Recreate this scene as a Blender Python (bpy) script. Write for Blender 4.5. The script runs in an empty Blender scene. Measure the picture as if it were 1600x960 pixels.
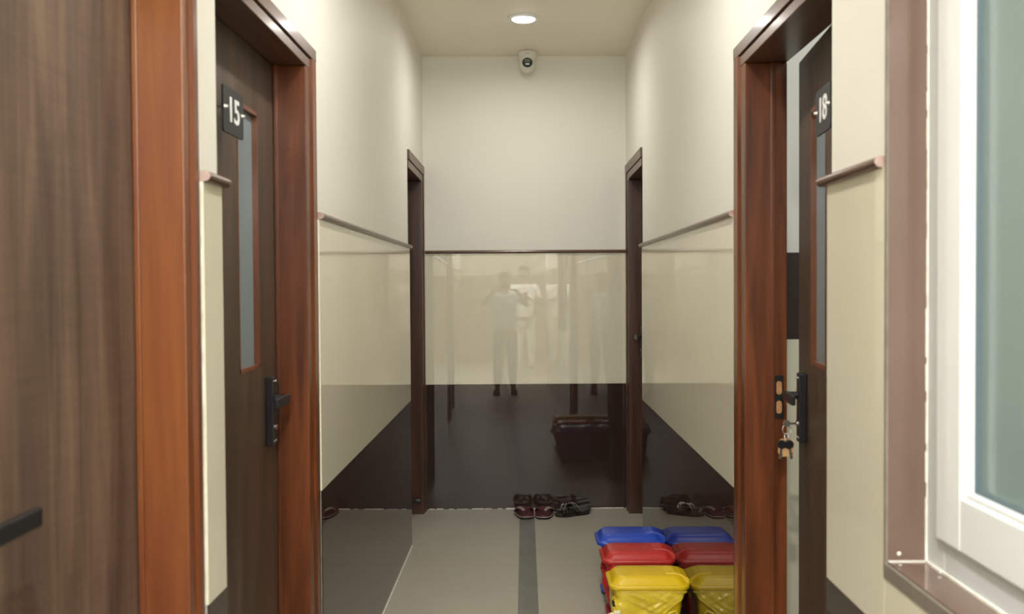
import bpy, bmesh, math, random
from math import pi, sin, cos, radians, atan
from mathutils import Vector, Matrix, noise
random.seed(7)
C = bpy.context.scene.collection

# ------------------------------------------------------------------ camera, world, exposure
FPX, EYE = 1479.0, 1.433
yaw, pitch, roll = 0.012977, 0.022027, radians(.35)
f = Vector((-sin(yaw)*cos(pitch), cos(yaw)*cos(pitch), -sin(pitch)))
r = f.cross(Vector((0, 0, 1))).normalized(); u = r.cross(f)
r2 = cos(roll)*r - sin(roll)*u; u2 = sin(roll)*r + cos(roll)*u
cam = bpy.data.cameras.new('view_camera'); camo = bpy.data.objects.new('view_camera', cam); C.objects.link(camo)
camo.matrix_world = Matrix(((r2.x, u2.x, -f.x, 0), (r2.y, u2.y, -f.y, 0), (r2.z, u2.z, -f.z, EYE), (0, 0, 0, 1)))
cam.sensor_width = 36; cam.lens = FPX/1600*36; cam.clip_start = .01
cam.dof.use_dof = True; cam.dof.focus_distance = 4.9; cam.dof.aperture_fstop = 4.5
sc = bpy.context.scene; sc.camera = camo
sc.view_settings.view_transform = 'Standard'; sc.view_settings.look = 'None'
sc.view_settings.gamma = 1; sc.view_settings.use_curve_mapping = False
sc.view_settings.exposure = 1.12
w = bpy.data.worlds.new('world'); sc.world = w; w.use_nodes = True
w.node_tree.nodes['Background'].inputs[0].default_value = (.75, .85, 1, 1)
w.node_tree.nodes['Background'].inputs[1].default_value = .6
sc.cycles.max_bounces = 10; sc.cycles.diffuse_bounces = 6; sc.cycles.glossy_bounces = 5
sc.cycles.use_denoising = True
P_DOWN, P_MID, P_NEAR, P_DAY, P_LOBBY, P_ROOM = 3.7, 6.6, 23, 60, 84, 5     # lamp and added fill light powers (W)

def area(name, loc, size, power, col, rot=(0, 0, 0), shape='DISK', size_y=None, spread=None):
    l = bpy.data.lights.new(name, 'AREA'); l.energy = power; l.color = col; l.shape = shape; l.size = size
    if size_y: l.size_y = size_y
    if spread: l.spread = spread
    o = bpy.data.objects.new(name, l); C.objects.link(o); o.location = loc; o.rotation_euler = rot
    return o
WARM, NEUT, COOL = (1, .96, .91), (1, .985, .95), (.88, .95, 1)
area('corridor_lamp_light', (.005, 5.196, 2.865), .11, P_DOWN, WARM, spread=radians(172))
area('middle_lamp_light', (.005, 2.70, 2.865), .11, P_MID, NEUT, spread=radians(170))
area('entrance_lamp_light', (.005, .2, 2.865), .11, P_NEAR, NEUT, spread=radians(170))
area('unseen_daylight_fill', (0, -5.9, 2.48), 3.6, P_DAY, COOL, rot=(radians(90), 0, 0), shape='RECTANGLE', size_y=.72)  # added daylight fill without any window, set high to stay out of the reflections
area('lobby_fill_light', (0, -2.3, 2.87), 1.2, P_LOBBY, NEUT)  # added fill without a fitting, brightens the lobby and the mirrored people
area('room_fill_light', (1.6, 2.7, 2.8), .3, P_ROOM, COOL)  # added unseen fill, brightens the room behind the open door

# ------------------------------------------------------------------ materials
def mat(name, col, rough=.5, spec=.5, metal=0, **kw):
    m = bpy.data.materials.new(name); m.use_nodes = True
    b = m.node_tree.nodes['Principled BSDF']
    b.inputs['Base Color'].default_value = (*col, 1); b.inputs['Roughness'].default_value = rough
    b.inputs['Specular IOR Level'].default_value = spec; b.inputs['Metallic'].default_value = metal
    for k, v in kw.items(): b.inputs[k.replace('_', ' ')].default_value = v
    return m
def noise_mat(name, c1, c2, scale=(1, 1, 1), nscale=5, detail=4, rough=.5, lo=.3, hi=.7, bump=0, bscale=None, c3=None, coords='Object', spec=.5, dist=0.0, coat=0, rough2=None):
    m = mat(name, c1, rough, spec); nt = m.node_tree; N = nt.nodes; L = nt.links
    b = N['Principled BSDF']
    tc = N.new('ShaderNodeTexCoord'); mp = N.new('ShaderNodeMapping'); mp.inputs['Scale'].default_value = scale
    L.new(tc.outputs[coords], mp.inputs[0])
    n = N.new('ShaderNodeTexNoise'); n.inputs['Scale'].default_value = nscale; n.inputs['Detail'].default_value = detail
    n.inputs['Distortion'].default_value = dist
    L.new(mp.outputs[0], n.inputs[0])
    cr = N.new('ShaderNodeValToRGB'); L.new(n.outputs[0], cr.inputs[0])
    cr.color_ramp.elements[0].position = lo; cr.color_ramp.elements[0].color = (*c1, 1)
    cr.color_ramp.elements[1].position = hi; cr.color_ramp.elements[1].color = (*c2, 1)
    if c3:
        e = cr.color_ramp.elements.new((lo+hi)/2); e.color = (*c3, 1)
    L.new(cr.outputs[0], b.inputs['Base Color'])
    if bump:
        bp = N.new('ShaderNodeBump'); bp.inputs['Strength'].default_value = bump; bp.inputs['Distance'].default_value = .002
        n2 = N.new('ShaderNodeTexNoise'); n2.inputs['Scale'].default_value = bscale or nscale*4
        L.new(tc.outputs[coords] if bscale else mp.outputs[0], n2.inputs[0])
        L.new(n2.outputs[0], bp.inputs['Height']); L.new(bp.outputs[0], b.inputs['Normal'])
    if coat: b.inputs['Coat Weight'].default_value = coat; b.inputs['Coat Roughness'].default_value = .12
    return m
def veneer(name, c1, c2, c3, rough=.42):
    """walnut laminate: broad vertical bands, fine streaks and a faint cross ripple"""
    m = mat(name, c1, rough, .35); nt = m.node_tree; N = nt.nodes; L = nt.links; b = N['Principled BSDF']
    tc = N.new('ShaderNodeTexCoord')
    def ns(scale, s, d, dist=0):
        mp = N.new('ShaderNodeMapping'); mp.inputs['Scale'].default_value = scale
        n = N.new('ShaderNodeTexNoise'); n.inputs['Scale'].default_value = s; n.inputs['Detail'].default_value = d
        n.inputs['Distortion'].default_value = dist
        L.new(tc.outputs['Object'], mp.inputs[0]); L.new(mp.outputs[0], n.inputs[0]); return n
    a = ns((0, 1, .09), 16, 4, .4); bb = ns((0, 1, .05), 80, 3); c = ns((0, .10, 1), 70, 3, .6)
    m1 = N.new('ShaderNodeMath'); m1.operation = 'MULTIPLY_ADD'; m1.inputs[1].default_value = .28
    L.new(bb.outputs[0], m1.inputs[0]); L.new(a.outputs[0], m1.inputs[2])
    m2 = N.new('ShaderNodeMath'); m2.operation = 'MULTIPLY_ADD'; m2.inputs[1].default_value = .15
    L.new(c.outputs[0], m2.inputs[0]); L.new(m1.outputs[0], m2.inputs[2])
    cr = N.new('ShaderNodeValToRGB'); L.new(m2.outputs[0], cr.inputs[0])
    E = cr.color_ramp.elements; E[0].position = .52; E[0].color = (*c1, 1); E[1].position = .92; E[1].color = (*c3, 1)
    e = E.new(.72); e.color = (*c2, 1)
    L.new(cr.outputs[0], b.inputs['Base Color'])
    return m
M = {}
M['paint'] = noise_mat('cream_wall_paint', (.77, .75, .675), (.80, .78, .705), nscale=1.2, rough=.55, bump=.03, bscale=160, spec=.3)
M['ceil'] = noise_mat('ceiling_paint', (.88, .84, .72), (.91, .87, .75), nscale=1, rough=.6, bump=.02, bscale=120)
M['cream'] = noise_mat('cream_glazed_tile', (.71, .67, .53), (.74, .70, .555), nscale=2, rough=.012, spec=.75)
M['brown'] = noise_mat('brown_glazed_tile', (.036, .021, .016), (.042, .025, .019), nscale=3, rough=.012, spec=.5)
M['brownjamb'] = noise_mat('brown_reveal_tile', (.15, .10, .078), (.175, .118, .094), nscale=4, rough=.12)
M['tanwall'] = noise_mat('tan_lobby_tile', (.36, .31, .22), (.40, .35, .25), scale=(1, 1, 6), nscale=3, rough=.3)
M['edge'] = noise_mat('rough_plaster_edge', (.62, .59, .48), (.86, .84, .74), scale=(1, 1, .6), nscale=45, rough=.8, bump=.4)
M['edgelow'] = noise_mat('grey_grout_edge', (.20, .18, .15), (.50, .48, .43), scale=(1, 1, .5), nscale=45, rough=.8, bump=.4)
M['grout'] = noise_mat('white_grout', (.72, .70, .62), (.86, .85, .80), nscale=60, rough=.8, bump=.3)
M['trimedge'] = noise_mat('tile_cut_edge', (.17, .15, .12), (.24, .21, .17), nscale=20, rough=.5)
M['leaf'] = veneer('walnut_laminate', (.066, .043, .032), (.118, .075, .054), (.185, .122, .080))
M['leafdark'] = veneer('dark_walnut_laminate', (.050, .032, .021), (.072, .045, .029), (.10, .064, .04))
M['teak'] = noise_mat('teak_post_varnish', (.065, .018, .006), (.20, .056, .017), scale=(1, 1, .07), nscale=22, detail=5, rough=.3, c3=(.125, .035, .011), dist=.9, coat=.15)
M['teakgold'] = noise_mat('light_teak_post_varnish', (.11, .030, .010), (.25, .088, .024), scale=(1, 1, .06), nscale=17, detail=4, rough=.28, c3=(.17, .050, .018), dist=.5, coat=.3)
M['teakdark'] = noise_mat('dark_teak_varnish', (.045, .022, .014), (.10, .045, .025), scale=(1, 1, .06), nscale=25, detail=5, rough=.28, c3=(.075, .033, .02), coat=.3)
M['teakhead'] = noise_mat('teak_header_varnish', (.07, .035, .02), (.13, .07, .04), scale=(1, .07, 1), nscale=28, detail=5, rough=.36, c3=(.10, .05, .03), coat=.1)
M['railm'] = noise_mat('brown_rail_ceramic', (.10, .055, .038), (.15, .085, .06), scale=(1, .2, 1), nscale=20, rough=.22)
M['railend'] = noise_mat('rail_cut_end', (.35, .22, .18), (.5, .38, .33), nscale=50, rough=.7)
M['black'] = mat('black_metal', (.012, .012, .014), .35)
M['blacksat'] = mat('black_plate', (.014, .014, .015), .5)
M['white'] = mat('white_numeral', (.85, .85, .85), .5)
M['chrome'] = mat('bright_steel', (.7, .7, .68), .25, metal=1)
M['brass'] = mat('brass', (.65, .42, .15), .35, metal=1)
M['slotwood'] = noise_mat('raw_wood_in_slot', (.40, .19, .07), (.55, .29, .12), nscale=60, rough=.7)
M['vglass'] = noise_mat('blue_grey_frosted_glass', (.16, .225, .25), (.20, .26, .275), scale=(1, 1, .3), nscale=2, rough=.22)
M['frost'] = noise_mat('green_frosted_glass', (.28, .37, .36), (.32, .41, .40), nscale=1.2, rough=.2)
M['frost'].node_tree.nodes['Principled BSDF'].inputs['Transmission Weight'].default_value = .25
M['pvc'] = noise_mat('white_upvc', (.80, .82, .83), (.83, .85, .86), nscale=3, rough=.3)
M['pvcgrey'] = mat('grey_upvc_outer', (.62, .65, .66), .35)
M['gasket'] = mat('rubber_gasket', (.10, .14, .16), .6)
M['bluep'] = noise_mat('blue_plastic', (.012, .055, .42), (.02, .07, .50), nscale=6, rough=.30)
M['redp'] = noise_mat('red_plastic', (.42, .016, .014), (.52, .028, .022), nscale=8, rough=.36)
M['yelp'] = noise_mat('yellow_plastic', (.70, .47, .004), (.76, .52, .008), nscale=8, rough=.36)
M['redbag'] = noise_mat('red_bag_film', (.40, .012, .012), (.55, .03, .03), nscale=14, rough=.2, bump=.5)
M['camw'] = mat('white_camera_shell', (.72, .70, .62), .4)
M['camface'] = mat('camera_dark_face', (.035, .04, .045), .15)
M['camgrey'] = mat('camera_sensor_window', (.16, .18, .17), .2)
M['redmark'] = mat('red_print', (.6, .12, .09), .5)
M['maroon'] = noise_mat('maroon_rubber', (.075, .010, .014), (.11, .018, .024), nscale=30, rough=.5)
M['soleblack'] = noise_mat('black_rubber', (.010, .009, .008), (.018, .016, .014), nscale=40, rough=.45)
M['patent'] = mat('shiny_black_strap', (.014, .010, .009), .18)
M['stripe'] = mat('pale_stripe', (.55, .50, .45), .5)
M['stud'] = mat('silver_stud', (.75, .70, .62), .2, metal=1)
def emis(name, col, s):
    m = mat(name, (.9, .9, .9)); b = m.node_tree.nodes['Principled BSDF']
    b.inputs['Emission Color'].default_value = (*col, 1); b.inputs['Emission Strength'].default_value = s; return m
M['lamp'] = emis('lit_diffuser', (1, .96, .88), 9)
# yellow bag film with a printed dark mark near its left corner
def bagmat():
    m = noise_mat('yellow_bag_film', (.66, .47, .02), (.80, .62, .06), nscale=14, rough=.2, bump=.5)
    nt = m.node_tree; N = nt.nodes; L = nt.links; b = N['Principled BSDF']
    old = b.inputs['Base Color'].links[0].from_socket
    tc = N.new('ShaderNodeTexCoord'); vd = N.new('ShaderNodeVectorMath'); vd.operation = 'DISTANCE'
    vd.inputs[1].default_value = (-.142, -.088, .185); L.new(tc.outputs['Object'], vd.inputs[0])
    n = N.new('ShaderNodeTexNoise'); n.inputs['Scale'].default_value = 70; L.new(tc.outputs['Object'], n.inputs[0])
    a = N.new('ShaderNodeMath'); a.operation = 'MULTIPLY_ADD'; a.inputs[1].default_value = .06; L.new(n.outputs[0], a.inputs[0]); L.new(vd.outputs['Value'], a.inputs[2])
    lt = N.new('ShaderNodeMath'); lt.operation = 'LESS_THAN'; lt.inputs[1].default_value = .042; L.new(a.outputs[0], lt.inputs[0])
    mx = N.new('ShaderNodeMixRGB'); L.new(lt.outputs[0], mx.inputs[0]); L.new(old, mx.inputs[1]); mx.inputs[2].default_value = (.03, .03, .01, 1)
    L.new(mx.outputs[0], b.inputs['Base Color']); return m
M['yelbag'] = bagmat()
def floormat():
    m = noise_mat('floor_vitrified_tile', (.41, .38, .31), (.45, .415, .34), nscale=2.2, detail=6, rough=.42)
    nt = m.node_tree; N = nt.nodes; L = nt.links; b = N['Principled BSDF']
    old = b.inputs['Base Color'].links[0].from_socket
    tc = N.new('ShaderNodeTexCoord'); sx = N.new('ShaderNodeSeparateXYZ'); L.new(tc.outputs['Object'], sx.inputs[0])
    # cross joints every 1.205 m measured back from the end wall
    a = N.new('ShaderNodeMath'); a.operation = 'ADD'; a.inputs[1].default_value = 20*1.205-4.835; L.new(sx.outputs[1], a.inputs[0])
    md = N.new('ShaderNodeMath'); md.operation = 'MODULO'; md.inputs[1].default_value = 1.205; L.new(a.outputs[0], md.inputs[0])
    lt = N.new('ShaderNodeMath'); lt.operation = 'LESS_THAN'; lt.inputs[1].default_value = .004; L.new(md.outputs[0], lt.inputs[0])
    mx = N.new('ShaderNodeMixRGB'); L.new(lt.outputs[0], mx.inputs[0]); L.new(old, mx.inputs[1]); mx.inputs[2].default_value = (.27, .24, .185, 1)
    L.new(mx.outputs[0], b.inputs['Base Color']); return m
M['floor'] = floormat()
M['strip'] = noise_mat('grey_floor_strip', (.165, .16, .14), (.20, .195, .17), nscale=6, rough=.42)
def skinm(n, c): return mat(n, c, .5)

# ------------------------------------------------------------------ helpers
def world(o):
    m = o.matrix_basis.copy()
    while o.parent: o = o.parent; m = o.matrix_basis @ m
    return m
def obj(name, bm, ms, parent=None, smooth=False, bevel=0, seg=2, wcoords=True):
    if parent is not None and wcoords: bm.transform(world(parent).inverted())
    bmesh.ops.recalc_face_normals(bm, faces=bm.faces)
    me = bpy.data.meshes.new(name); bm.to_mesh(me); bm.free()
    for m_ in (ms if isinstance(ms, (list, tuple)) else [ms]): me.materials.append(M[m_] if isinstance(m_, str) else m_)
    o = bpy.data.objects.new(name, me); C.objects.link(o)
    if parent is not None: o.parent = parent
    if smooth:
        for p in me.polygons: p.use_smooth = True
        if smooth == 'auto':
            me.set_sharp_from_angle(angle=radians(38))
    if bevel:
        b = o.modifiers.new('bevel', 'BEVEL'); b.width = bevel; b.segments = seg; b.limit_method = 'ANGLE'; b.angle_limit = radians(40)
    return o
def pieces(name, bm, ms, parent=None, **k):
    """one object for every separate piece of the mesh"""
    bm.verts.index_update(); seen = set(); out = []
    for v0 in bm.verts:
        if v0 in seen: continue
        st_ = [v0]; isl = []; seen.add(v0)
        while st_:
            v = st_.pop(); isl.append(v)
            for e in v.link_edges:
                q = e.other_vert(v)
                if q not in seen: seen.add(q); st_.append(q)
        nb = bmesh.new(); mp = {v: nb.verts.new(v.co) for v in isl}
        for f_ in {f_ for v in isl for f_ in v.link_faces}: nb.faces.new([mp[v] for v in f_.verts]).material_index = f_.material_index
        out.append(obj(name, nb, ms, parent, **k))
    bm.free(); return out
def tag(o, label, cat, group=None, kind=None):
    o['label'] = label; o['category'] = cat
    if group: o['group'] = group
    if kind: o['kind'] = kind
    return o
def thing(name, label, cat, loc=(0, 0, 0), rotz=0, group=None, kind=None):
    o = bpy.data.objects.new(name, None); C.objects.link(o); o.location = loc; o.rotation_euler = (0, 0, rotz); o.empty_display_size = .05
    return tag(o, label, cat, group, kind)
def box(bm, x0, x1, y0, y1, z0, z1, mi=0):
    if x0 > x1: x0, x1 = x1, x0
    vs = [bm.verts.new((x, y, z)) for x in (x0, x1) for y in (y0, y1) for z in (z0, z1)]
    for q in ((0, 1, 3, 2), (4, 6, 7, 5), (0, 4, 5, 1), (2, 3, 7, 6), (0, 2, 6, 4), (1, 5, 7, 3)):
        bm.faces.new([vs[i] for i in q]).material_index = mi
def boxes(*bs):
    bm = bmesh.new()
    for b in bs: box(bm, *b)
    return bm
def cyl(bm, p, q, r0, r1=None, n=20, mi=0, caps=True):
    p, q = Vector(p), Vector(q); r1 = r0 if r1 is None else r1; d = (q-p).normalized()
    a = d.orthogonal().normalized(); b = d.cross(a)
    A = [bm.verts.new(p+(a*cos(t)+b*sin(t))*r0) for t in [2*pi*i/n for i in range(n)]]
    B = [bm.verts.new(q+(a*cos(t)+b*sin(t))*r1) for t in [2*pi*i/n for i in range(n)]]
    for i in range(n): bm.faces.new((A[i], A[(i+1) % n], B[(i+1) % n], B[i])).material_index = mi
    if caps: bm.faces.new(A).material_index = mi; bm.faces.new(B).material_index = mi
def lathe(bm, prof, c=(0, 0, 0), n=32, mi=0, mtx=None):
    rows = []
    for r_, z in prof:
        rows.append([Vector((c[0]+r_*cos(2*pi*i/n), c[1]+r_*sin(2*pi*i/n), c[2]+z)) for i in range(n)])
    if mtx: rows = [[mtx @ v for v in row] for row in rows]
    rows = [[bm.verts.new(v) for v in row] for row in rows]
    for a, b in zip(rows, rows[1:]):
        for i in range(n): bm.faces.new((a[i], a[(i+1) % n], b[(i+1) % n], b[i])).material_index = mi
    bm.faces.new(rows[0]).material_index = mi; bm.faces.new(rows[-1]).material_index = mi
def tube(bm, pts, rr, n=10, mi=0, closed=False, flat=1.0):
    pts = [Vector(p) for p in pts]; rings = []; N_ = len(pts); ref = None
    for i, p in enumerate(pts):
        if closed: d = (pts[(i+1) % N_]-pts[i-1]).normalized()
        else: d = (pts[min(i+1, N_-1)]-pts[max(i-1, 0)]).normalized()
        if ref is None: ref = d.orthogonal().normalized()
        a = (ref-d*ref.dot(d)).normalized(); ref = a; b = d.cross(a)
        rad = rr[i] if isinstance(rr, (list, tuple)) else rr
        rings.append([bm.verts.new(p+(a*cos(2*pi*k/n)+b*sin(2*pi*k/n)*flat)*rad) for k in range(n)])
    m_ = N_ if closed else N_-1
    for i in range(m_):
        A, B = rings[i], rings[(i+1) % N_]
        for k in range(n): bm.faces.new((A[k], A[(k+1) % n], B[(k+1) % n], B[k])).material_index = mi
    if not closed: bm.faces.new(rings[0]).material_index = mi; bm.faces.new(rings[-1]).material_index = mi
def loft(bm, rings, mi=0, cap0=True, cap1=True):
    R = [[bm.verts.new(p) for p in ring] for ring in rings]
    for A, B in zip(R, R[1:]):
        n = len(A)
        for k in range(n): bm.faces.new((A[k], A[(k+1) % n], B[(k+1) % n], B[k])).material_index = mi
    if cap0: bm.faces.new(R[0]).material_index = mi
    if cap1: bm.faces.new(R[-1]).material_index = mi
def rrect(cx, cy, hx, hy, rad, z, n=6):
    out = []
    for qx, qy, a0 in ((1, 1, 0), (-1, 1, 90), (-1, -1, 180), (1, -1, 270)):
        for i in range(n+1):
            a = radians(a0+90*i/n)
            out.append((cx+qx*(hx-rad)+rad*cos(a), cy+qy*(hy-rad)+rad*sin(a), z))
    return out

# ------------------------------------------------------------------ the shell
XL, XR = -.628, .645            # tile faces
PL, PR = -.643, .656            # painted faces
HC = 2.90                       # ceiling
ZB, ZR = .805, 1.643            # brown band top, tile top
BY = 6.06                       # end wall at x = 0
D_FAR = (5.245, 5.92, 6.04); D15 = (1.985, 2.782, 2.90); D1 = (1.03, 1.775, 1.845)
D18 = (2.03, 2.80, 2.925)
ZHI, ZHO = 2.085, 2.155         # head of near door frames (inner, outer)
OUT = .125                      # wall thickness

fl = obj('floor', boxes((-3.2, -.036, -6.2, 6.4, -.06, 0), (.056, 3.2, -6.2, 6.4, -.06, 0)), 'floor'); tag(fl, 'beige vitrified tile floor of the corridor', 'floor', kind='structure')
obj('border_strip', boxes((-.036, .056, -6.2, 6.4, -.06, .0003)), 'strip', fl)['label'] = 'grey strip down the middle'
cl = obj('ceiling', boxes((-3.2, 3.2, -6.2, 6.4, HC, HC+.1)), 'ceil'); tag(cl, 'plain cream ceiling over the corridor', 'ceiling', kind='structure')

def wall(name, s, P, X, label, segs, lint, extra=()):
    """segs: (y0,y1) painted full height; lint: (y0,y1,z0) over openings"""
    bm = bmesh.new()
    for y0, y1 in segs: box(bm, P, P+s*OUT, y0, y1, 0, HC)
    for y0, y1, z0 in lint: box(bm, P, P+s*OUT, y0, y1, z0, HC)
    for e in extra: box(bm, *e)
    return tag(obj(name, bm, 'paint'), label, 'wall', kind='structure')
wl = wall('wall_left', -1, PL, XL, 'left corridor wall, cream paint over cream and brown tile',
          [(-2.0, D1[0]-.02), (D1[2], D15[0]-.002), (D15[2], D_FAR[0]), (D_FAR[2], 6.3)],
          [(D1[0]-.02, D1[2], ZHO), (D15[0]-.002, D15[2], ZHO), (D_FAR[0], D_FAR[2], 2.195)])
WY0, WY1, WZ0, WZ1 = .45, 1.705, .925, 2.15
wr = wall('wall_right', 1, PR, XR, 'right corridor wall with window, cream paint over cream and brown tile',
          [(-2.0, WY0), (WY1, D18[0]-.002), (D18[2], D_FAR[0]), (D_FAR[2], 6.3)],
          [(WY0, WY1, WZ1), (D18[0]-.002, D18[2], ZHO), (D_FAR[0], D_FAR[2], 2.195)],
          [(PR, PR+OUT, WY0, WY1, 0, WZ0-.02)])
def tiles(parent, X, P, y0, y1, ends=()):
    a, b = min(X, P), max(X, P)
    obj('cream_tile', boxes((a, b, y0, y1, ZB, ZR)), 'cream', parent)
    obj('brown_tile', boxes((a, b, y0, y1, .0005, ZB-.001)), 'brown', parent)
    for e in ends:          # raw edge of the cladding
        s = 1 if P > X else -1
        bm = boxes((X+s*.003, P, e-.0015, e+.0015, ZB, ZR-.001)); obj('tile_edge', bm, 'edge', parent)
        bm = boxes((X+s*.003, P, e-.0015, e+.0015, .001, ZB)); obj('tile_edge', bm, 'edgelow', parent)
tiles(wl, XL, PL, D15[2]+.003, 5.2, (D15[2]+.003,))
tiles(wl, XL, PL, D1[2]+.008, 1.967, (D1[2]+.008,))
tiles(wl, XL, PL, -2.0, D1[0]-.03)
tiles(wr, XR, PR, D18[2]+.003, 5.2, (D18[2]+.003,))
tiles(wr, XR, PR, 1.702, D18[0]-.005)
tiles(wr, XR, PR, -2.0, WY0-.01)
obj('cream_tile', boxes((XR, PR, WY0-.008, 1.6995, ZB, .905)), 'cream', wr)
obj('brown_tile', boxes((XR, PR, WY0-.008, 1.6995, .0005, ZB-.001)), 'brown', wr)
obj('grout_and_highlight_line', boxes((XR+.002, PR, 1.6993, 1.7022, .0005, .905)), 'grout', wr)
obj('grout_and_highlight_line', boxes((XL, XL+.004, D15[2]+.01, 5.2, .0003, .003)), 'grout', wl)  # thin pale box stands in for the edge highlight along the tile base
# end wall, turned about one degree
wb = obj('wall_back', boxes((-1.2, 1.2, .012, .2, 0, HC)), 'paint'); wb.location = (0, BY, 0); wb.rotation_euler = (0, 0, .020)
tag(wb, 'cream end wall facing the corridor, glossy tile on its lower half', 'wall', kind='structure')
obj('cream_tile', boxes((-1.1, 1.1, 0, .012, ZB, ZR)), 'cream', wb, wcoords=False)
obj('brown_tile', boxes((-1.1, 1.1, 0, .012, .0005, ZB-.001)), 'brown', wb, wcoords=False)
gb = bmesh.new(); random.seed(3)
x = -.62
while x < .63:
    l = random.uniform(.03, .11); box(gb, x, x+l*random.uniform(.5, 1), -random.uniform(.002, .007), .001, 0, random.uniform(.002, .006)); x += l
obj('grout_and_highlight_line', gb, 'grout', wb, wcoords=False)
for s, nm, lb in ((-1, 'wall_lobby_left', 'left side wall of the lobby behind'), (1, 'wall_lobby_right', 'right side wall of the lobby behind')):
    bm = boxes((s*1.9, s*2.0, -6.0, -2.0, 0, HC), (s*.643 if s < 0 else .656, s*2.0, -2.1, -2.0, 0, HC))
    tag(obj(nm, bm, 'paint'), lb, 'wall', kind='structure')
wf = tag(obj('wall_front', boxes((-2, 2, -6.1, -6.0, 0, HC)), 'paint'), 'far lobby wall behind the viewer', 'wall', kind='structure')
obj('cream_tile', boxes((-1.9, 1.9, -6.0, -5.988, 0, ZR)), 'tanwall', wf)

# dado rails: half-round ceramic on top of the tile
def rail(n, x0, p0, p1, axis='y', s=1, label=''):
    bm = bmesh.new(); c = ZR+.010; R = .0105; k = 12
    prof = [(R*1.25*cos(t), R*sin(t)) for t in [-pi/2+pi*i/k for i in range(k+1)]]+[(-.014, R), (-.014, -R)]
    rings = []
    for p in (p0, p1):
        if axis == 'y': rings.append([(x0-s*a, p, c+b) for a, b in prof])
        else: rings.append([(p, x0-a, c+b) for a, b in prof])
    loft(bm, rings)
    bm.faces.ensure_lookup_table()
    o = obj(f'trim_{n}', bm, ['railm', 'railend'])
    for pl in o.data.polygons:
        if len(pl.vertices) > 6: pl.material_index = 1
    tag(o, label, 'dado rail', kind='structure'); return o
rail(1, XL+.002, D15[2]+.002, 5.225, s=-1, label='brown rounded rail on the left wall between the two doorways')
rail(2, XL+.002, D1[2]+.006, 1.985, s=-1, label='short brown rounded rail on the pier left of door 15')
rail(3, XR-.002, D18[2]+.002, 5.225, s=1, label='brown rounded rail on the right wall between the two doorways')
rail(4, XR-.002, 1.712, 2.055, s=1, label='short brown rounded rail on the pier beside the window')
t5 = rail(5, -.002, -1.0, 1.0, axis='x', label='thin brown rail across the end wall above the tile'); t5.location = (0, BY, 0); t5.rotation_euler = (0, 0, .020)
rail(6, XL+.002, -2.0, D1[0]-.03, s=-1, label='brown rail on the left wall behind the viewer')
rail(7, XR-.002, -2.0, WY0-.02, s=1, label='brown rail on the right wall behind the viewer')

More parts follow.
